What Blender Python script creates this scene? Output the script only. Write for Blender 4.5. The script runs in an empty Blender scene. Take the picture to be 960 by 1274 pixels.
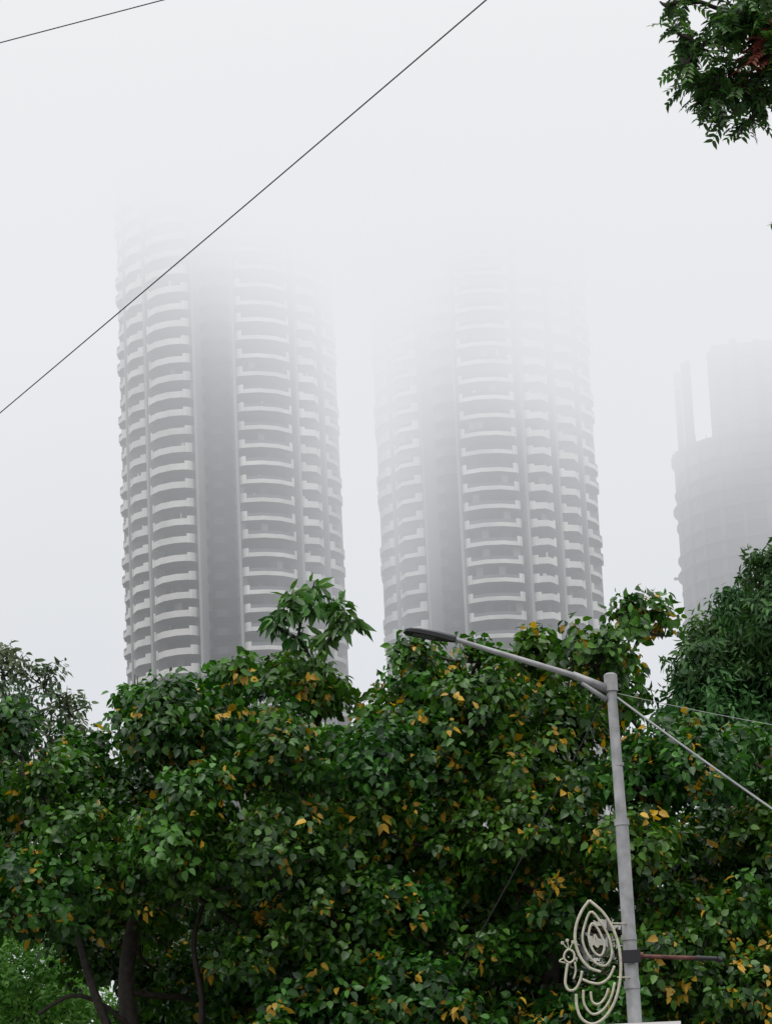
import bpy, math, random
import numpy as np
from mathutils import Vector, Matrix
random.seed(7); rng = np.random.default_rng(7)
scene = bpy.context.scene
R = math.radians

# ---------------------------------------------------------------- helpers
class MB:
    def __init__(s): s.v=[]; s.f=[]; s.c=[]
    def quad(s,a,b,c,d,col=None):
        i=len(s.v); s.v+= [tuple(a),tuple(b),tuple(c),tuple(d)]; s.f.append((i,i+1,i+2,i+3))
        s.c += [col or (1,1,1)]*4
    def add(s,vs,fs,col=None):
        i=len(s.v); s.v+=[tuple(v) for v in vs]; s.f+=[tuple(k+i for k in f) for f in fs]
        s.c += [col or (1,1,1)]*len(vs)
    def box(s,x0,x1,y0,y1,z0,z1,col=None):
        vs=[(x,y,z) for z in(z0,z1) for y in(y0,y1) for x in(x0,x1)]
        s.add(vs,[(0,2,3,1),(4,5,7,6),(0,1,5,4),(2,6,7,3),(0,4,6,2),(1,3,7,5)],col)
    def tube(s,pts,rads,n=7,cap=True,col=None):
        pts=[Vector(p) for p in pts]; m=len(pts)
        if not hasattr(rads,'__len__'): rads=[rads]*m
        vs=[];fs=[]; ref=None
        for i,p in enumerate(pts):
            t=(pts[min(i+1,m-1)]-pts[max(i-1,0)])
            if t.length<1e-9: t=Vector((0,0,1))
            t.normalize()
            if ref is None:
                ref=Vector((0,0,1)) if abs(t.z)<.8 else Vector((0,1,0))
            a=(ref-t*ref.dot(t)); 
            if a.length<1e-6: a=t.orthogonal()
            a.normalize(); b=t.cross(a); ref=a
            for k in range(n):
                w=2*math.pi*k/n
                vs.append(p+(a*math.cos(w)+b*math.sin(w))*rads[i])
        for i in range(m-1):
            for k in range(n):
                fs.append((i*n+k,i*n+(k+1)%n,(i+1)*n+(k+1)%n,(i+1)*n+k))
        if cap:
            fs.append(tuple(range(n-1,-1,-1))); fs.append(tuple((m-1)*n+k for k in range(n)))
        s.add(vs,fs,col)
    def obj(s,name,mat,parent=None,smooth=False,color=False):
        me=bpy.data.meshes.new(name); me.from_pydata(s.v,[],s.f); me.update()
        if color:
            ca=me.color_attributes.new("Col",'FLOAT_COLOR','POINT')
            a=np.ones((len(s.v),4),dtype=np.float32); a[:,:3]=np.array(s.c); ca.data.foreach_set("color",a.ravel())
        if smooth: me.polygons.foreach_set("use_smooth",[True]*len(me.polygons))
        me.materials.append(mat)
        o=bpy.data.objects.new(name,me); scene.collection.objects.link(o)
        if parent: o.parent=parent
        return o
def empty(name):
    o=bpy.data.objects.new(name,None); scene.collection.objects.link(o); return o
def catmull(pts,k=6,closed=False):
    P=[Vector(p) for p in pts]; n=len(P); out=[]
    for i in range(n if closed else n-1):
        if closed: a,b,c,d=P[(i-1)%n],P[i],P[(i+1)%n],P[(i+2)%n]
        else: a,b,c,d=P[max(i-1,0)],P[i],P[i+1],P[min(i+2,n-1)]
        for j in range(k):
            t=j/k
            out.append(.5*((2*b)+(c-a)*t+(2*a-5*b+4*c-d)*t*t+(3*b-a-3*c+d)*t**3))
    out.append(P[0] if closed else P[-1])
    return out

# ---------------------------------------------------------------- materials
def mat(name,col,rough=.7,metal=0,noise=0.25,scale=3,bump=0,spec=.4,attr=False):
    m=bpy.data.materials.new(name); m.use_nodes=True; nt=m.node_tree; b=nt.nodes["Principled BSDF"]
    b.inputs["Roughness"].default_value=rough; b.inputs["Metallic"].default_value=metal
    b.inputs["Specular IOR Level"].default_value=spec
    tc=nt.nodes.new("ShaderNodeTexCoord"); nz=nt.nodes.new("ShaderNodeTexNoise")
    nz.inputs["Scale"].default_value=scale; nz.inputs["Detail"].default_value=4
    nt.links.new(tc.outputs["Object"],nz.inputs["Vector"])
    mr=nt.nodes.new("ShaderNodeMapRange"); mr.inputs["From Min"].default_value=.3; mr.inputs["From Max"].default_value=.7
    mr.inputs["To Min"].default_value=1-noise; mr.inputs["To Max"].default_value=1+noise
    nt.links.new(nz.outputs["Fac"],mr.inputs["Value"])
    vm=nt.nodes.new("ShaderNodeVectorMath"); vm.operation='SCALE'
    vm.inputs[0].default_value=col
    if attr:
        at=nt.nodes.new("ShaderNodeAttribute"); at.attribute_name="Col"
        nt.links.new(at.outputs["Color"],vm.inputs[0])
    nt.links.new(mr.outputs["Result"],vm.inputs["Scale"])
    nt.links.new(vm.outputs[0],b.inputs["Base Color"])
    if bump:
        bp=nt.nodes.new("ShaderNodeBump"); bp.inputs["Strength"].default_value=bump
        nt.links.new(nz.outputs["Fac"],bp.inputs["Height"]); nt.links.new(bp.outputs[0],b.inputs["Normal"])
    return m
def leafmat(name,rough=.42,transl=.22,spec=.5):
    m=bpy.data.materials.new(name); m.use_nodes=True; nt=m.node_tree; b=nt.nodes["Principled BSDF"]
    out=nt.nodes["Material Output"]
    at=nt.nodes.new("ShaderNodeAttribute"); at.attribute_name="Col"
    nt.links.new(at.outputs["Color"],b.inputs["Base Color"])
    b.inputs["Roughness"].default_value=rough; b.inputs["Specular IOR Level"].default_value=spec
    tr=nt.nodes.new("ShaderNodeBsdfTranslucent")
    hs=nt.nodes.new("ShaderNodeHueSaturation"); hs.inputs["Value"].default_value=1.6; hs.inputs["Saturation"].default_value=1.1
    nt.links.new(at.outputs["Color"],hs.inputs["Color"]); nt.links.new(hs.outputs[0],tr.inputs["Color"])
    mx=nt.nodes.new("ShaderNodeMixShader"); mx.inputs[0].default_value=transl
    nt.links.new(b.outputs[0],mx.inputs[1]); nt.links.new(tr.outputs[0],mx.inputs[2]); nt.links.new(mx.outputs[0],out.inputs[0])
    return m
M_bark=mat("wet_bark",(.035,.028,.022),.7,scale=14,noise=.45,bump=.5)
M_leaf=leafmat("glossy_leaf",.36,.22,.38); M_leaf2=leafmat("matte_leaf",.55,.2,.3)
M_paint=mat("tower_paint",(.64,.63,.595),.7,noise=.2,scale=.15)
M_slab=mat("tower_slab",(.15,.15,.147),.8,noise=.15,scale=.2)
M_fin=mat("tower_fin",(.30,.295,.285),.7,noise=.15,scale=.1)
M_glass=mat("tower_glazing",(.06,.07,.075),.3,noise=.1,scale=.3,attr=True,spec=.2)
M_mull=mat("tower_mullion",(.09,.095,.10),.5)
M_conc=mat("raw_concrete",(.10,.096,.088),.9,noise=.35,scale=.25)
M_dark=mat("painted_interior_shade",(.015,.015,.016),.9)  # near-black colour stands in for shade behind the open floors
M_rail=mat("smoked_glass_railing",(.12,.13,.135),.3,noise=.1,scale=.3)
M_railr=mat("dark_glass_railing",(.055,.06,.065),.3,noise=.1,scale=.3,spec=.3)

# ---------------------------------------------------------------- world
LOWC=(.74,.763,.80); MIDC=(.76,.782,.815); TOPC=(.86,.868,.885)
w=bpy.data.worlds.new("World"); scene.world=w; w.use_nodes=True; nt=w.node_tree
bg=nt.nodes["Background"]; bg.inputs["Strength"].default_value=.1
sky=nt.nodes.new("ShaderNodeTexSky"); sky.sky_type='NISHITA'; sky.sun_disc=False
sky.sun_elevation=R(62); sky.sun_rotation=R(200); sky.air_density=1.5; sky.dust_density=6
hs=nt.nodes.new("ShaderNodeHueSaturation"); hs.inputs["Saturation"].default_value=.2
nt.links.new(sky.outputs[0],hs.inputs["Color"])
tc=nt.nodes.new("ShaderNodeTexCoord"); sx=nt.nodes.new("ShaderNodeSeparateXYZ"); nt.links.new(tc.outputs["Generated"],sx.inputs[0])
rp=nt.nodes.new("ShaderNodeValToRGB"); e=rp.color_ramp.elements
e[0].position=0.0; e[0].color=LOWC+(1,)
e[1].position=1.0; e[1].color=(.86,.87,.885,1)
k=e.new(.21); k.color=MIDC+(1,)
k=e.new(.40); k.color=TOPC+(1,)
nt.links.new(sx.outputs["Z"],rp.inputs[0])
mr=nt.nodes.new("ShaderNodeMapRange"); mr.inputs["From Min"].default_value=.42; mr.inputs["From Max"].default_value=1
mr.inputs["To Min"].default_value=10; mr.inputs["To Max"].default_value=19
nt.links.new(sx.outputs["Z"],mr.inputs["Value"])
sc=nt.nodes.new("ShaderNodeVectorMath"); sc.operation='SCALE'
nt.links.new(rp.outputs[0],sc.inputs[0]); nt.links.new(mr.outputs[0],sc.inputs["Scale"])
mx=nt.nodes.new("ShaderNodeMix"); mx.data_type='RGBA'; mx.inputs[0].default_value=.95
nt.links.new(hs.outputs[0],mx.inputs[6]); nt.links.new(sc.outputs[0],mx.inputs[7])
nt.links.new(mx.outputs[2],bg.inputs["Color"])
sl=bpy.data.lights.new("sun",'SUN'); sl.energy=1.0; sl.angle=R(25); sl.color=(1,.97,.93)
so=bpy.data.objects.new("sun",sl); scene.collection.objects.link(so)
so.rotation_euler=(R(28),0,R(-20))

# ---------------------------------------------------------------- ground, road
M_ground=mat("ground_soil",(.09,.085,.06),.95,scale=.4,noise=.4)
M_asph=mat("wet_asphalt",(.05,.05,.052),.45,scale=2,noise=.3,bump=.1)
M_pave=mat("paving",(.24,.23,.22),.8,scale=1.5,noise=.25)
M_mark=mat("road_paint",(.75,.75,.72),.6,scale=4,noise=.15)
b=MB(); b.quad((-4000,-1500,0),(4000,-1500,0),(4000,5000,0),(-4000,5000,0)); b.obj("ground",M_ground)
b=MB(); b.quad((-90,8,.004),(90,8,.004),(90,28,.004),(-90,28,.004)); road=b.obj("road",M_asph)
b=MB()
for i in range(-14,15): b.quad((i*6,17.93,.008),(i*6+3,17.93,.008),(i*6+3,18.07,.008),(i*6,18.07,.008))
b.obj("lane_markings",M_mark,road)
b=MB(); b.box(-90,90,28.15,33,0,.14); b.obj("pavement",M_pave)
b=MB(); b.box(-90,90,28,28.147,0,.15); b.obj("kerb",M_mark)
b=MB(); b.box(-90,90,-3,7.85,0,.14); b.obj("pavement",M_pave)
b=MB(); b.box(-90,90,7.853,8,0,.15); b.obj("kerb",M_mark)

# ---------------------------------------------------------------- towers
def tower(name,cx,cy,bays,top=300,fh=3.9,seed=1):
    rnd=random.Random(seed); T=empty(name)
    slab=MB();par=MB();rail=MB();railr=MB();gl=MB();mul=MB();fin=MB()
    def P(a,r,z): a=R(a); return (cx+r*math.sin(a),cy-r*math.cos(a),z)
    def outline(bay,f,bi):
        a0,a1,kind=bay
        if kind=='r':
            n=6; return [(a0+(a1-a0)*i/n,18.6+1.3*math.sin(math.pi*i/n)) for i in range(n+1)]
        side=abs((a0+a1)/2)>55
        step=.45 if ((f+bi*2)//2)%2 and bi%2==0 else 0.0
        n=3 if a1-a0>24 else 2; pts=[(a0+.3,20.6 if not side else 22),(a0+1.0,22.3 if not side else 22.6)]
        for i in range(n+1):
            t=i/n; pts.append((a0+2.8+(a1-a0-5.6)*t, 22.9+step+(1.15 if not side else .55)*math.sin(math.pi*t)))
        pts+=[(a1-1.0,22.3 if not side else 22.6),(a1-.3,20.6 if not side else 22)]
        return pts
    def strip(mb,pts,z0,z1,th,off=0,col=None):
        n=len(pts); vs=[]
        for (a,r) in pts: vs+= [P(a,r+off,z0),P(a,r+off,z1),P(a,r+off-th,z1),P(a,r+off-th,z0)]
        fs=[]
        for i in range(n-1):
            for k in range(4):
                fs.append((i*4+k,i*4+(k+1)%4,(i+1)*4+(k+1)%4,(i+1)*4+k))
        fs+=[(3,2,1,0),tuple((n-1)*4+k for k in range(4))]
        mb.add(vs,fs,col)
    nf=int(top/fh)
    for f in range(12,nf):
        z=f*fh
        allp=[]
        for bi,bay in enumerate(bays): allp+=outline(bay,f,bi)
        n=len(allp)
        vs=[P(a,r,z) for a,r in allp]+[P(a,r,z+.35) for a,r in allp]
        fs=[(i,(i+1)%n,n+(i+1)%n,n+i) for i in range(n)]+[tuple(range(n-1,-1,-1)),tuple(range(n,2*n))]
        slab.add(vs,fs)
        for bi,bay in enumerate(bays):
            a0,a1,kind=bay; o=outline(bay,f,bi)
            if kind=='r':
                strip(railr,o,z-.15,z+1.25,.08,.05)
                strip(mul,o,z-.22,z-.153,.2,.12)
                rw=15.6
            else:
                rw=19.3
                if kind=='s':
                    strip(par,o,z-.30,z+1.05,.16,.06)
                else:
                    strip(par,o,z-.36,z+.50,.16,.06)
                    strip(rail,o[2:-2],z+.503,z+1.2,.06,0.0)
                e0=.25*rnd.random()
                strip(par,o[:3]+[(o[2][0]+1.4,o[2][1]+.12)],z-.4,z+1.4+e0,.2,.16)
                strip(par,[(o[-3][0]-1.4,o[-3][1]+.12)]+o[-3:],z-.4,z+1.4+e0,.2,.16)
            m=max(2,int((a1-a0)/4.2))
            for i in range(m):
                b0=a0+(a1-a0)*i/m; b1=a0+(a1-a0)*(i+1)/m
                q=rnd.random(); 
                if kind=='r': c=(.012,.014,.016)
                elif q<.08: c=(.5,.49,.45)
                elif q<.2: c=(.14,.14,.135)
                else: v=.012+.03*rnd.random(); c=(v,v*1.08,v*1.12)
                gl.quad(P(b0,rw,z+.35),P(b1,rw,z+.35),P(b1,rw,z+fh),P(b0,rw,z+fh),c)
                strip(mul,[(b0-.22,rw+.12),(b0+.22,rw+.12)],z+.353,z+fh-.003,.1)
            if kind!='r' and rnd.random()<.4:
                aa=a0+(a1-a0)*rnd.uniform(.15,.8); strip(mul if rnd.random()<.5 else par,[(aa,22.0),(aa+rnd.uniform(.5,2.5),22.0)],z+.36,z+rnd.uniform(1.6,3.3),.12)
    for i,bay in enumerate(bays):
        a=bay[0]; wd=.7; r1=23.2
        vs=[P(a-wd,r1-5,0),P(a+wd,r1-5,0),P(a+wd,r1,0),P(a-wd,r1,0)]
        vs+= [(x,y,top+2) for x,y,_ in vs]
        fin.add(vs,[(0,1,2,3),(4,7,6,5),(0,4,5,1),(1,5,6,2),(2,6,7,3),(3,7,4,0)])
    n=32; vs=[P(360*i/n,15.4,0) for i in range(n)]+[P(360*i/n,15.4,top+6) for i in range(n)]
    fin.add(vs,[(i,(i+1)%n,n+(i+1)%n,n+i) for i in range(n)]+[tuple(range(n,2*n))])
    vs=[P(360*i/n,22.6,0) for i in range(n)]+[P(360*i/n,22.6,12*fh-.01) for i in range(n)]
    fin.add(vs,[(i,(i+1)%n,n+(i+1)%n,n+i) for i in range(n)]+[tuple(range(n,2*n))])
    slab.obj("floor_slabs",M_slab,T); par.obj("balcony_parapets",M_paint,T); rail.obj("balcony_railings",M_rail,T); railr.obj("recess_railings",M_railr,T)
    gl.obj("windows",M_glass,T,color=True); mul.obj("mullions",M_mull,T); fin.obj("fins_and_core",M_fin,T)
back=[(90,118,'s'),(120,150,'g'),(152,178,'s'),(182,205,'r'),(208,238,'g'),(241,268,'s')]
tower("residential_tower",-32.6,662,[(-90,-69,'g'),(-68,-47.5,'s'),(-46,-17,'s'),(-15,4,'r'),(6,39,'g'),(41,60,'s'),(62,88.5,'g')]+back,seed=3)
tower("residential_tower",21.9,662,[(-90,-62,'s'),(-61,-38.5,'g'),(-36.5,-19,'r'),(-16.5,16,'g'),(18.5,36,'s'),(38,57,'s'),(59,88.5,'g')]+back,seed=5)

# tower under construction
T3=empty("tower_under_construction"); cb=MB(); db=MB(); nb=MB()
c3=(89.5,724); 
def P3(a,r,z): a=R(a); return (c3[0]+r*math.sin(a),c3[1]-r*math.cos(a),z)
rr=random.Random(4)
def ring(mb,r,z0,z1,n=48):
    vs=[P3(360*i/n,r,z0) for i in range(n)]+[P3(360*i/n,r,z1) for i in range(n)]
    mb.add(vs,[(i,(i+1)%n,n+(i+1)%n,n+i) for i in range(n)]+[tuple(range(n-1,-1,-1)),tuple(range(n,2*n))])
def col3(mb,a,r,wd,dp,z0,z1):
    aa=R(a); c=Vector(P3(a,r,0)); u=Vector((math.cos(aa),math.sin(aa),0)); v=Vector((math.sin(aa),-math.cos(aa),0))
    vs=[]
    for z in(z0,z1):
        for s,t in((-1,-1),(1,-1),(1,1),(-1,1)): p=c+u*s*wd/2+v*t*dp/2; vs.append((p.x,p.y,z))
    mb.add(vs,[(3,2,1,0),(4,5,6,7),(0,1,5,4),(1,2,6,5),(2,3,7,6),(3,0,4,7)])
fh=3.9; nf3=52
for f in range(nf3+1):
    z=f*fh
    ring(cb,22.2+.5*math.sin(f*1.7),z,z+(.45 if f<nf3 else 1.2))
    if f<nf3:
        for i in range(26):
            a=i*360/26+3
            if rr.random()<.25: col3(nb,a,20.6,3.4,.15,z+.5,z+fh*rr.choice((.35,.5,.98)))
            if rr.random()<.12: col3(cb,a,22.4+rr.random()*.9,1.8,1.2,z-.15,z+.12)
ring(db,17,0,nf3*fh,32)  # dark drum painted as the shade inside the building
for i in range(24):
    a=i*15+7; col3(cb,a,21.3,1.3 if i%2 else .7,.9,0,nf3*fh)
Zt=nf3*fh
for a,h,wd in((-84,17,1.8),(-66,22,2.6),(-40,22,2.0),(-24,24,1.4),(-8,23,2),(8,22,1.4),(28,26,3),(48,20,1.4),(70,26,3),(110,24,3),(150,25,3),(200,26,4),(250,24,3)):
    col3(cb,a,20.2,wd,1.1,Zt,Zt+h)
col3(cb,-12,15.5,20,1.6,Zt,Zt+24); col3(cb,60,13,14,1.6,Zt,Zt+24); col3(cb,180,13,22,1.6,Zt,Zt+24)
for h in (3.9,7.8,11.7,15.6,19.5):      # half-finished floor edges between the inner piers
    col3(cb,-15,19.0,17.5,1.2,Zt+h,Zt+h+.4); col3(cb,20,19.0,10,1.2,Zt+h,Zt+h+.4)
for i in range(40):
    a=i*9; col3(cb,a,22.0,.15,.15,Zt+1.2,Zt+2.0+rr.random()*1.5)
cb.obj("slabs_and_columns",M_conc,T3); db.obj("interior_shade_drum",M_dark,T3); nb.obj("infill_walls",M_slab,T3)

# ---------------------------------------------------------------- fog bank (volume)
fm=bpy.data.materials.new("fog"); fm.use_nodes=True; nt=fm.node_tree; nt.nodes.clear()
out=nt.nodes.new("ShaderNodeOutputMaterial"); ab=nt.nodes.new("ShaderNodeVolumeAbsorption"); em=nt.nodes.new("ShaderNodeEmission")
ab.inputs["Color"].default_value=(0,0,0,1)
ad=nt.nodes.new("ShaderNodeAddShader"); nt.links.new(ab.outputs[0],ad.inputs[0]); nt.links.new(em.outputs[0],ad.inputs[1]); nt.links.new(ad.outputs[0],out.inputs["Volume"])
tc=nt.nodes.new("ShaderNodeTexCoord"); sx=nt.nodes.new("ShaderNodeSeparateXYZ"); nt.links.new(tc.outputs["Object"],sx.inputs[0])
def math_(op,a,b=None):
    n=nt.nodes.new("ShaderNodeMath"); n.operation=op
    for i,v in enumerate((a,b)):
        if v is None: continue
        if isinstance(v,(int,float)): n.inputs[i].default_value=v
        else: nt.links.new(v,n.inputs[i])
    return n.outputs[0]
def clampn(v,lo,hi): return math_('MAXIMUM',math_('MINIMUM',v,hi),lo)
nz=nt.nodes.new("ShaderNodeTexNoise"); nz.inputs["Scale"].default_value=.022; nz.inputs["Detail"].default_value=1; nz.inputs["Roughness"].default_value=.5
nt.links.new(tc.outputs["Object"],nz.inputs["Vector"])
X=sx.outputs["X"]
nn=math_('MULTIPLY',math_('SUBTRACT',nz.outputs["Fac"],.43),62)
s1=clampn(math_('MULTIPLY',math_('ADD',X,30),.6),-15,19)
s2=clampn(math_('MULTIPLY',math_('SUBTRACT',X,38),.6),0,15)
gx=math_('MULTIPLY',math_('SUBTRACT',X,3),1/11); gg=math_('MULTIPLY',math_('EXPONENT',math_('MULTIPLY',math_('MULTIPLY',gx,gx),-1)),8)
ze=math_('ADD',math_('ADD',math_('ADD',sx.outputs["Z"],nn),math_('SUBTRACT',s1,s2)),gg)
ex=math_('EXPONENT',math_('DIVIDE',math_('SUBTRACT',ze,195),22))
dn=math_('MINIMUM',math_('ADD',math_('MULTIPLY',ex,.0086),.0018),.12)
nt.links.new(dn,ab.inputs["Density"])
mr=nt.nodes.new("ShaderNodeMapRange"); mr.inputs["From Min"].default_value=140; mr.inputs["From Max"].default_value=262
nt.links.new(sx.outputs["Z"],mr.inputs["Value"])
mc=nt.nodes.new("ShaderNodeMix"); mc.data_type='RGBA'; nt.links.new(mr.outputs[0],mc.inputs[0])
mc.inputs[6].default_value=MIDC+(1,); mc.inputs[7].default_value=TOPC+(1,)
nt.links.new(mc.outputs[2],em.inputs["Color"]); nt.links.new(dn,em.inputs["Strength"])  # emission stands in for skylight scattered by the fog
try: fm.cycles.volume_step_rate=1.3
except Exception as ex_: print(ex_)
b=MB(); b.box(-100,140,550,755,90,320); b.obj("fog",fm)

# ---------------------------------------------------------------- foliage
TV=np.array([(0,0,0),(.45,0,-.03),(1,0,-.16),(.16,-.36,.06),(.55,-.36,.03),(.16,.36,.06),(.55,.36,.03)],dtype=np.float64)
TF=[0,1,4,3, 1,2,4, 0,5,6,1, 1,6,2]; TS=[0,4,7,11]
def norm(a): return a/np.maximum(np.linalg.norm(a,axis=1,keepdims=True),1e-9)
def leaf_obj(name,pos,d,nrm,L,W,col,m,parent):
    N=len(pos); print(name,parent.name,N); d=norm(d); nrm=norm(nrm-d*np.sum(nrm*d,axis=1,keepdims=True)); s=np.cross(d,nrm)
    curl=rng.uniform(.3,1.8,N)
    V=(pos[:,None,:]+d[:,None,:]*(TV[None,:,0,None]*L[:,None,None])+s[:,None,:]*(TV[None,:,1,None]*W[:,None,None])
       +nrm[:,None,:]*(TV[None,:,2,None]*(L*curl)[:,None,None]))
    me=bpy.data.meshes.new(name); me.vertices.add(N*7); me.vertices.foreach_set("co",V.astype(np.float32).ravel())
    F=(np.array(TF)[None,:]+7*np.arange(N)[:,None]).ravel(); S=(np.array(TS)[None,:]+14*np.arange(N)[:,None]).ravel()
    me.loops.add(len(F)); me.loops.foreach_set("vertex_index",F.astype(np.int32))
    me.polygons.add(len(S)); me.polygons.foreach_set("loop_start",S.astype(np.int32))
    me.update(calc_edges=True)
    ca=me.color_attributes.new("Col",'FLOAT_COLOR','POINT')
    c=np.ones((N,7,4),dtype=np.float32); c[:,:,:3]=col[:,None,:]; ca.data.foreach_set("color",c.ravel())
    me.materials.append(m); o=bpy.data.objects.new(name,me); scene.collection.objects.link(o); o.parent=parent
    return o
def clump_leaves(clumps,per,nl,L,W,base,light,yellow=.05,droop=.55,rosr=.05,mmin=6,stem=.16):
    P=[];D=[];Nn=[];LL=[];WW=[];C=[]
    for (x,y,z,r) in clumps:
        m=max(mmin,int(per*r*r)); u=norm(rng.normal(size=(m,3))); 
        u[:,2]=np.where(u[:,2]<-.6,-u[:,2],u[:,2])
        rad=r*(.45+.75*rng.random(m)**.8)*(1+.25*np.sin(u[:,0]*5+x*3)*np.cos(u[:,2]*4+z*2))
        c=np.array((x,y,z))+u*rad[:,None]*np.array((1.05,1,.85))
        ax=norm(u*.9+np.array((0,0,.35))+rng.normal(size=(m,3))*.35)
        ct=.5*rng.random()-.16; tone=rng.random(m)*.65+ct; isy=rng.random(m)<yellow*1.6
        hue=rng.uniform(-.16,.22)
        a=norm(np.cross(ax,rng.normal(size=(m,3)))); b_=np.cross(ax,a)
        for k in range(nl):
            ph=2.4*k+rng.random(m)*.9; rd=a*np.cos(ph)[:,None]+b_*np.sin(ph)[:,None]
            dd=norm(rd*.85+ax*rng.uniform(-.1,.7,m)[:,None]+np.array((0,0,-1))*droop*rng.uniform(.3,1.8,m)[:,None])
            P.append(c+rd*rosr-ax*(k/nl*stem)); D.append(dd)
            Nn.append(ax+rng.normal(size=(m,3))*.5)
            sz=rng.uniform(.55,1.25,m)*(1.1-.25*(1-k/nl)); LL.append(L*sz); WW.append(W*sz*rng.uniform(.75,1.1,m))
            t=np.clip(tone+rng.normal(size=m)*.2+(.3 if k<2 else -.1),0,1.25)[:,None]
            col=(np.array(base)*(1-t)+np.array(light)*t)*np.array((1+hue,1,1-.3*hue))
            yl=(isy&(rng.random(m)<.4))|(rng.random(m)<yellow*.05)
            yc=np.array((.66,.40,.04))*rng.uniform(.45,1.05,m)[:,None]
            C.append(np.where(yl[:,None],yc,col))
    return [np.concatenate(q) for q in (P,D,Nn,LL,WW,C)]
def branches(mb,trunk,clumps,twigs=8,rk=.017):
    mb.tube(catmull([t[:3] for t in trunk],5),np.interp(np.linspace(0,len(trunk)-1,5*(len(trunk)-1)+1),range(len(trunk)),[t[3] for t in trunk]),10)
    nodes=[Vector(t[:3]) for t in trunk[len(trunk)//2:]]; par=[-1]*len(nodes); nb_=len(nodes); cost=[0]*nb_
    order=sorted(clumps,key=lambda c:(Vector(c[:3])-nodes[-1]).length)
    for c in order:
        p=Vector(c[:3])-Vector((0,0,c[3]*.25)); best=min(range(len(nodes)),key=lambda i:(nodes[i]-p).length+.35*cost[i])
        nodes.append(p); par.append(best); cost.append(cost[best]+(nodes[best]-p).length)
    cnt=[1]*len(nodes)
    for i in range(len(nodes)-1,nb_-1,-1): cnt[par[i]]+=cnt[i]
    for i in range(nb_,len(nodes)):
        a=nodes[par[i]]; b_=nodes[i]; L=(b_-a).length
        j=lambda s:Vector((random.uniform(-s,s),random.uniform(-s,s),random.uniform(-s*.3,s)))
        r0=min(.13,.010+rk*math.sqrt(cnt[i])); r1=r0*.75
        mb.tube(catmull([a,a.lerp(b_,.33)+j(L*.12),a.lerp(b_,.66)+j(L*.12),b_],3),np.linspace(r0,r1,10),6,cap=False)
    for (x,y,z,r) in clumps:
        for k in range(twigs):
            d=Vector((random.gauss(0,1),random.gauss(0,1),random.gauss(.3,1))).normalized(); c=Vector((x,y,z-r*.25))
            e_=Vector((x,y,z))+d*r*.95
            mb.tube([c,c.lerp(e_,.5)+Vector((random.uniform(-.1,.1),random.uniform(-.1,.1),-.05))*r,e_],[.014,.009,.004],4,cap=False)

# main street trees -------------------------------------------------
prof=[(-7,9.3),(-4.8,9.4),(-3.9,9.25),(-3.4,9.9),(-3.0,9.75),(-2.6,10.0),(-2.3,10.35),(-1.9,10.1),(-1.4,10.3),(-1,10.2),(-.6,10.05),(-.3,10.45),(.1,10.0),(.6,10.2),(1.0,10.0),(1.3,10.15),(1.7,10.5),(2.2,10.4),(2.6,10.65),(3.0,10.4),(3.2,9.6),(3.6,9.1),(4.8,8.7),(7,8.7)]
px_=[p[0] for p in prof]; pz_=[p[1] for p in prof]
groups={0:[],1:[],2:[]}
x=-6.0
while x<6.6:
    top=float(np.interp(x,px_,pz_))
    z=top-.4; row=0
    while z>4.3:
        for layer in (0,1):
            r=random.uniform(.34,.78) if row else random.uniform(.24,.46)
            xx=x+random.uniform(-.4,.4); zz=z+random.uniform(-.35,.3) if row else min(z+random.uniform(-.35,.4),float(np.interp(xx,px_,pz_))-r*.8)
            yy=(37.9-.4*min(row,3) if layer==0 else 39.3)+random.uniform(-.75,.75)
            if layer==0 and (-4.1<xx<-1.8) and zz<6.4: continue
            if xx<-3.9 and zz<6.8: continue
            if layer==0 and row and xx<3 and random.random()<.08: continue
            if layer==1 and row>1 and random.random()<.15: continue
            g=0 if xx<-.6 else (1 if xx<3.4 else 2)
            groups[g].append((xx,yy,zz,r))
        z-=random.uniform(.62,.85); row+=1
    x+=.74
groups[1]+=[(1.55,38.9,5.9,.6),(2.2,38.9,5.5,.6),(1.7,38.9,5.0,.6),(2.3,39.0,9.0,.5)]
trunks={0:[(-2.6,38.3,0,.24),(-2.85,38.2,2.5,.18),(-3.05,38.0,4.6,.13),(-3.3,37.9,6.0,.10),(-3.1,38.2,7.3,.08)],
        1:[(1.5,38.5,0,.28),(1.6,38.5,2.5,.2),(1.5,38.4,4.8,.13),(1.8,38.5,6.6,.10),(1.7,38.5,7.8,.08)],
        2:[(5.4,38.8,0,.26),(5.3,38.8,2.5,.2),(5.2,38.7,4.5,.15),(5.0,38.7,6.0,.11)]}
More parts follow.
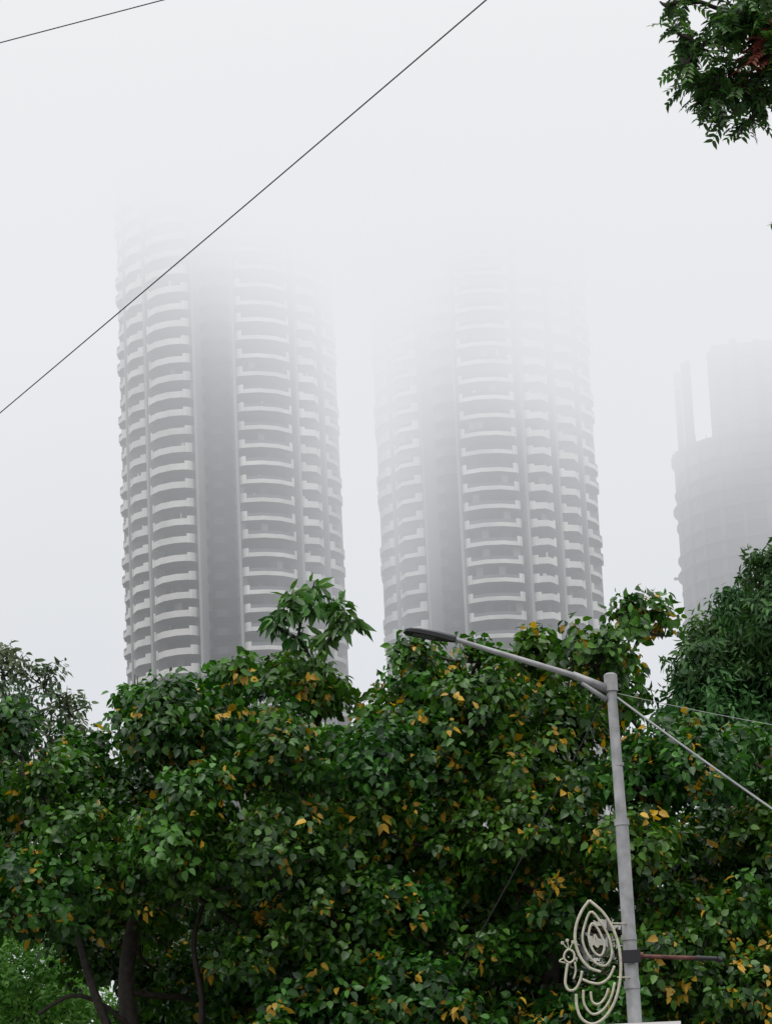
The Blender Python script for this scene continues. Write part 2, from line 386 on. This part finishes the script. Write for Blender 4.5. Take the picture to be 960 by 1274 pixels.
for g in (0,1,2):
    T=empty("street_tree"); mb=MB(); branches(mb,trunks[g],groups[g],7,.012)
    if g==0:
        mb.tube(catmull([(-2.9,37.9,3.6),(-2.2,37.5,5.0),(-1.6,37.3,5.45),(-.8,37.2,5.35),(0.1,37.2,5.9)],5),np.linspace(.08,.03,21),7)
        mb.tube(catmull([(-3.0,37.9,4.4),(-3.5,37.5,5.6),(-3.75,37.4,6.4),(-3.9,37.3,7.3)],5),np.linspace(.07,.03,16),7)
        mb.tube(catmull([(-2.8,37.9,3.9),(-2.4,37.6,5.6),(-2.45,37.5,6.6),(-2.0,37.5,7.6)],5),np.linspace(.05,.02,16),7)
        mb.tube(catmull([(-4.3,37.6,5.75),(-3.9,37.6,5.95),(-3.5,37.7,5.8),(-3.1,37.9,5.4)],5),np.linspace(.02,.035,16),7)
    mb.obj("trunk_and_limbs",M_bark,T,smooth=True)
    A=clump_leaves(groups[g],330,9,.122,.11,(.011,.046,.007),(.072,.20,.020),yellow=.085 if g else .055)
    leaf_obj("foliage",*A,M_leaf,T)

# dark tree mass closing the view behind the street trees
T=empty("background_trees"); cl=[]
for i in range(15):
    for zz in (1.8,3.6,5.2,6.6,8.0):
        cl.append((-10+i*1.45+random.uniform(-.4,.4),47+random.uniform(-.8,.8),zz+random.uniform(-.4,.4),random.uniform(.9,1.25)))
mb=MB()
for xx in (-8,-3,2,7): mb.tube([(xx,47.5,0),(xx+.2,47.5,3),(xx,47.4,7)],[.22,.16,.08],8)
mb.obj("trunks",M_bark,T,smooth=True)
A=clump_leaves(cl,80,8,.26,.2,(.010,.034,.007),(.035,.09,.018),yellow=0); leaf_obj("foliage",*A,M_leaf2,T)

# large-leaved sapling poking above
T=empty("large_leaved_tree"); tips=[(-.95,10.98,.10),(-1.2,10.82,.10),(-.68,10.76,.10),(-1.4,10.5,.12),(-.5,10.45,.12),(-.95,10.65,.12),(-1.15,10.35,.15),(-.75,10.3,.15),(-1.25,10.6,.1),(-.6,10.6,.1)]
cl=[(x,38.6+random.uniform(-.25,.25),z,r) for x,z,r in tips]; mb=MB()
branches(mb,[(-.9,39.3,0,.14),(-1,39.2,4,.1),(-.95,39.0,8.5,.06),(-.98,38.7,10.0,.03)],cl,2,.008); mb.obj("trunk_and_limbs",M_bark,T,smooth=True)
A=clump_leaves(cl,100,9,.25,.12,(.03,.10,.02),(.09,.23,.045),yellow=0,droop=.8,mmin=3,stem=.1)
leaf_obj("foliage",*A,M_leaf,T)

# dense dark tree on the right, further back
T=empty("mango_tree"); cl=[]
for (x,z,r) in [(5.5,13.1,.6),(5.8,13.9,.5),(6.3,14.35,.5),(6.75,14.75,.5),(7.3,14.9,.6),(8.0,14.6,.8),(6.2,13.2,.8),(7.0,13.7,.9),(5.7,12.3,.7),(6.6,12.4,.9),(7.5,12.7,1),(8.4,13.6,1),(8.8,12.8,1),(5.3,12.6,.45),(6.1,11.7,.6),(7.1,11.6,.8),(8.2,11.7,.9),(6.0,11.0,.5),(7.0,10.9,.6)]:
    cl.append((x-.15,55+random.uniform(-.8,.8),z,r)); cl.append((x+random.uniform(-.5,.5),55.9+random.uniform(-.9,.5),z-.25+random.uniform(-.3,.2),r*.9))
mb=MB(); branches(mb,[(7.6,56,0,.4),(7.5,56,5,.3),(7.4,56,9.5,.22),(7.3,56,11.5,.15)],cl,6,.018); mb.obj("trunk_and_limbs",M_bark,T,smooth=True)
A=clump_leaves(cl,240,10,.18,.08,(.022,.07,.018),(.085,.20,.05),yellow=0,droop=.5)
leaf_obj("foliage",*A,M_leaf2,T)

# tree on the left, further back; haze painted in as greyed leaf colours
T=empty("distant_tree"); cl=[]
for (x,z,r) in [(-6.4,13.0,.5),(-5.8,12.85,.4),(-7.1,12.9,.8),(-5.35,12.35,.4),(-6.2,12.2,.7),(-7.2,12,.9),(-5.4,11.7,.6),(-6.3,11.3,.8),(-5.1,11.2,.5),(-7.5,11,.9),(-5.6,10.6,.8),(-6.6,10.4,.8)]:
    cl.append((x,52+random.uniform(-.6,.6),z,r))
mb=MB(); branches(mb,[(-6.8,52.5,0,.3),(-6.7,52.5,5,.22),(-6.6,52.3,9.5,.15),(-6.4,52.2,11,.1)],cl,12,.02); mb.obj("trunk_and_limbs",M_bark,T,smooth=True)
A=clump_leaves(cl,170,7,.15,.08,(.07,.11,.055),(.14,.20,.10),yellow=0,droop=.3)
leaf_obj("foliage",*A,M_leaf2,T)

# bright fine-leaved tree low on the left
T=empty("creeper_covered_tree"); cl=[]
for (x,z,r) in [(-4.9,6.5,.8),(-4.3,6.0,.7),(-5.6,6.8,.9),(-4.6,5.4,.8),(-5.6,5.5,.9),(-3.9,5.2,.6),(-4.5,4.4,.9),(-5.6,4.2,1),(-3.4,4.6,.7)]:
    cl.append((x,41.5+random.uniform(-.3,.3),z,r))
mb=MB(); branches(mb,[(-5,42.4,0,.2),(-5,42.4,2,.15),(-4.9,42.3,4,.1),(-4.9,42.2,5,.07)],cl,6,.015); mb.obj("trunk_and_limbs",M_bark,T,smooth=True)
A=clump_leaves(cl,480,8,.09,.06,(.09,.24,.04),(.20,.44,.08),yellow=0,droop=.3,rosr=.03)
leaf_obj("foliage",*A,M_leaf2,T)

# overhanging pinnate-leaved branch, upper right, tree stands out of frame
T=empty("roadside_tree"); X0,Z0=1.79,7.78
blobs=[(860,60,24),(900,40,28),(940,20,30),(880,112,26),(930,104,28),(950,70,30),(862,92,16),(884,146,11),(925,142,13),(842,92,10),(905,80,26),(975,40,40),(980,95,32),(915,5,22),(835,45,10),(828,0,9),(858,3,12),(990,0,40),(1030,60,50),(1060,0,60),(1110,60,60),(1150,-20,70),(968,254,5)]
P=[];D=[];Nn=[];LL=[];WW=[];C=[]; mb=MB(); cl=[]
for (a,c,r) in blobs:
    bx=X0+(a-895)/250; bz=Z0+(90-c)/235-(a-895)*.045/250; br=r/250; by=15+random.uniform(-.15,.15)
    if a<1000 and c<200: cl.append((bx,by,bz,br))
    for k in range(max(5,int(4200*br*br))):
        u=Vector((random.gauss(0,1),random.gauss(0,1),random.gauss(0,1))).normalized()*br*random.uniform(.2,1.15); st=Vector((bx,by,bz))+u
        d=(Vector((random.gauss(0,1)-.3,random.gauss(0,1),random.gauss(-.5,.6)))).normalized(); ln=random.uniform(.07,.13)
        sd=d.cross(Vector((random.gauss(0,.4),random.gauss(0,.4),1))).normalized(); up=sd.cross(d)
        red=(a,c) in((950,70),(975,40),(980,95)) and random.random()<.45
        bc=(.22,.06,.045) if red else random.choice(((.03,.08,.015),(.05,.12,.025),(.08,.19,.035),(.04,.10,.025)))
        npair=5
        for q in range(npair):
            t=(q+.6)/npair
            for s in(-1,1):
                P.append(st+d*ln*t-Vector((0,0,.03*t*t))); D.append(d*.55+sd*s*.8+Vector((0,0,-.15))); Nn.append(up+Vector((random.gauss(0,.2),random.gauss(0,.2),0)))
                l=.046*random.uniform(.8,1.2); LL.append(l); WW.append(l*.5); C.append([v*random.uniform(.8,1.2) for v in bc])
        mb.tube([st,st+d*ln-Vector((0,0,.02))],[.0025,.0015],3,cap=False)
leaf_obj("foliage",np.array([tuple(p) for p in P]),np.array([tuple(p) for p in D]),np.array([tuple(p) for p in Nn]),np.array(LL),np.array(WW),np.array(C),M_leaf,T)
branches(mb,[(4.6,15.6,0,.22),(4.5,15.5,3,.18),(4.2,15.3,6,.13),(3.6,15.1,7.8,.06),(2.6,15.0,8.05,.03)],cl,2,.003)
mb.obj("trunk_and_limbs",M_bark,T,smooth=True)

# ---------------------------------------------------------------- street lamp
M_pole=mat("galvanised_steel",(.36,.36,.365),.5,.3,noise=.35,scale=5)
M_head=mat("lamp_housing",(.02,.02,.023),.4,noise=.1)
M_lens=mat("lamp_lens",(.09,.095,.10),.15,noise=.05)
M_rust=mat("rusty_pipe",(.13,.05,.04),.7,noise=.5,scale=12)
M_rope=mat("ornament_tubing",(.52,.49,.38),.5,noise=.2,scale=20)
SL=empty("street_lamp"); px0,py0=2.06,30.0
b=MB()
b.tube([(px0+.03,py0,.14),(px0+.03,py0,3.2),(px0+.02,py0,6.45)],[.085,.070,.062],20)
b.tube([(px0+.02,py0,6.45),(px0,py0,7.86)],[.053,.046],20)
for z,r,h in((6.43,.071,.06),(7.0,.055,.03),(4.9,.075,.07),(5.35,.074,.05),(.14,.16,.03)): b.tube([(px0+.02,py0,z),(px0+.02,py0,z+h)],[r,r],20)
b.tube([(px0,py0,7.72),(px0,py0,7.88)],[.064,.064],20); b.tube([(px0,py0,7.88),(px0,py0,7.895)],[.064,.04],20)
for i in range(4):
    a=math.pi/4+i*math.pi/2; b.box(px0+.03+.2*math.cos(a)-.006,px0+.03+.2*math.cos(a)+.006,py0+.2*math.sin(a)-.006,py0+.2*math.sin(a)+.006,.14,.2)
b.obj("pole",M_pole,SL,smooth=False)
b=MB(); arm=catmull([(px0-.02,py0,7.72),(px0-.30,py0-.08,7.85),(px0-.75,py0-.2,7.99),(px0-1.2,py0-.32,8.125),(px0-1.52,py0-.4,8.225)],6)
b.tube(arm,np.linspace(.031,.023,len(arm)),12)
b.tube([(px0-.05,py0-.01,7.64),(px0-.28,py0-.075,7.80)],[.026,.02],10)
b.tube([(px0-.03,py0-.0,7.74),(px0-.36,py0-.09,7.878)],[.045,.036],12)
b.obj("arm",M_pole,SL,smooth=True)
ax=Vector((-.95,-.25,.16)).normalized(); sd=ax.cross(Vector((0,0,1))).normalized(); up=sd.cross(ax)
o=Vector((px0-1.46,py0-.385,8.21)); secs=[(0,.032,.028,-.028),(.06,.04,.03,-.03),(.10,.06,.032,-.03),(.2,.088,.034,-.03),(.38,.10,.03,-.026),(.46,.085,.022,-.022),(.50,.05,.008,-.016)]
vs=[];fs=[]
for t,wd,zt,zb in secs:
    c=o+ax*t
    for s,h in((-1,zb),(-1,zb*.2+zt*.5),(-.6,zt),(.6,zt),(1,zb*.2+zt*.5),(1,zb)): vs.append(c+sd*s*wd+up*h)
for i in range(len(secs)-1):
    for k in range(6): fs.append((i*6+k,i*6+(k+1)%6,(i+1)*6+(k+1)%6,(i+1)*6+k))
fs+=[tuple(range(5,-1,-1)),tuple((len(secs)-1)*6+k for k in range(6))]
b=MB(); b.add(vs,fs); b.obj("lamp_head",M_head,SL)
b=MB(); c=o-up*.031
q=[c+ax*t+sd*s*wd+up*h for h in(0,.004) for t,wd in((.20,.06),(.42,.065)) for s in(-1,1)]
b.add(q,[(0,1,3,2),(4,6,7,5),(0,4,5,1),(2,3,7,6),(0,2,6,4),(1,5,7,3)]); b.obj("lens",M_lens,SL)
b=MB(); b.tube([(px0+.06,py0-.02,5.20),(px0+.5,py0-.03,5.165),(px0+.62,py0-.03,5.155)],[.02,.02,.02],10)
b.tube([(px0+.10,py0-.02,5.20),(px0+.14,py0-.02,5.197)],[.035,.035],10)
b.obj("bracket_pipe",M_rust,SL)
b=MB(); b.tube([(px0+.62,py0-.03,5.155),(px0+.82,py0-.035,5.14)],[.024,.02],10); b.tube([(px0+.82,py0-.035,5.14),(px0+.86,py0-.03,5.12)],[.03,.03],8)
b.box(px0-.09,px0+.11,py0-.10,py0-.085,5.13,5.25); b.box(px0-.09,px0+.11,py0+.085,py0+.10,5.13,5.25)
b.obj("clamp",M_head,SL)
b=MB(); b.box(px0-.27,px0+.44,py0-.115,py0-.10,4.13,4.575); b.obj("notice_plate",M_mark,SL)
# ornament: rope-light tubing bent into a peacock (small crested head left, teardrop plume, nested body curves)
PO=empty("peacock_ornament"); b=MB()
def orn(pts,closed=False,r=.0115,dy=0):
    q=[]
    for a,c in pts:
        da=(a-790)/134; dc=(1193-c)/134*1.02
        q.append((px0+.02+da+.045*dc,py0-.13+dy,5.15+dc-.045*da))
    q=catmull(q,6,closed); b.tube(q,r,8)
# plume outline sweeping down into the body, pointed at the top
orn([(739,1120),(756,1135),(769,1157),(776,1184),(776,1214),(769,1242),(756,1262),(741,1270),(728,1264),(722,1250),(721,1234)],r=.0135)
orn([(739,1120),(729,1134),(722,1152),(721,1171),(727,1189),(738,1202),(752,1207)],r=.0135)
# nested plume loops, each pointed
orn([(741,1134),(753,1147),(763,1166),(766,1186),(759,1199),(747,1197),(736,1185),(730,1168),(733,1150)],True)
orn([(743,1148),(752,1160),(757,1176),(753,1187),(745,1184),(739,1172),(738,1159)],True)
orn([(745,1162),(749,1170),(749,1177),(745,1173)],True,.009)
# head, beak, S-neck
orn([(713,1180),(719,1184),(719,1192),(713,1196),(707,1191),(708,1184)],True,.010)
orn([(707,1190),(701,1194),(708,1196)],False,.007)
orn([(711,1197),(709,1209),(708,1221),(712,1229),(720,1228),(726,1218),(729,1206)],r=.0125)
orn([(720,1195),(721,1206),(718,1216)],r=.009)
# body curls
orn([(729,1216),(739,1220),(751,1221),(762,1214),(769,1200)],r=.012)
orn([(730,1229),(731,1246),(741,1258),(754,1253),(764,1238),(769,1220)])
orn([(739,1231),(741,1243),(749,1246),(757,1238),(761,1227)],r=.011)
for a,c in((705,1172),(711,1169),(718,1171)): orn([(713,1181),(a,c)],r=.005); orn([(a-1,c-1),(a+1,c-1),(a+1,c+1),(a-1,c+1)],True,.007)
b.tube([(px0-.14,py0-.13,5.5),(px0,py0-.06,5.5)],.008,6); b.tube([(px0-.12,py0-.13,5.0),(px0,py0-.06,5.0)],.008,6)
b.obj("tubing",M_rope,PO,smooth=True)

# ---------------------------------------------------------------- wires and off-frame poles
M_wire=mat("cable_black",(.035,.035,.04),.6,noise=.1); M_wl=mat("cable_grey",(.42,.42,.43),.6,noise=.15)
def wire(name,a,b_,sag,r,m,n=40):
    a=Vector(a);b_=Vector(b_); pts=[a.lerp(b_,i/n)-Vector((0,0,sag*4*(i/n)*(1-i/n))) for i in range(n+1)]
    mb=MB(); mb.tube(pts,r,6); mb.obj(name,m)
A_=Vector((-1.98,16,6.60)); B_=Vector((.425,11.1,6.575)); dd=(B_-A_)
wire("overhead_cable",A_-dd*3.5,B_+dd*1.6,.12,.003,M_wire,80)
A_=Vector((-1.77,13.8,7.6)); B_=Vector((-1.04,13.4,7.585)); dd=(B_-A_)
wire("overhead_cable",A_-dd*12,B_+dd*12,.02,.003,M_wire,60)
wire("stay_cable",(px0+.05,py0,7.66),(7.2,29.6,3.75),.12,.010,M_wl)
wire("service_cable",(px0+.05,py0,7.70),(7.2,29.6,6.65),.12,.0028,M_wl)
wire("service_cable",(px0-.1,py0,7.60),(-.6,36.5,4.2),.15,.006,M_wire)
UP=empty("utility_pole"); b=MB(); b.tube([(7.2,29.6,.0),(7.2,29.6,7.4)],[.12,.09],12); b.box(6.7,7.7,29.55,29.65,6.6,6.7); b.obj("pole",M_pole,UP)
UP=empty("utility_pole"); b=MB(); b.tube([(-10.4,33.15,.0),(-10.4,33.15,7.4)],[.12,.09],12); b.box(-10.9,-9.9,33.1,33.2,6.55,6.65); b.obj("pole",M_pole,UP)

# ---------------------------------------------------------------- camera
cd=bpy.data.cameras.new("camera"); cd.sensor_fit='VERTICAL'; cd.sensor_height=24; cd.lens=24*4000/1274; cd.clip_end=8000; cd.clip_start=.1
co=bpy.data.objects.new("camera",cd); scene.collection.objects.link(co)
co.matrix_world=Matrix.Translation((0,0,1.6))@Matrix.Rotation(R(90+14.9),4,'X')@Matrix.Rotation(R(-2.58),4,'Z')
scene.camera=co
scene.view_settings.view_transform='Standard'; scene.view_settings.look='None'; scene.view_settings.exposure=0
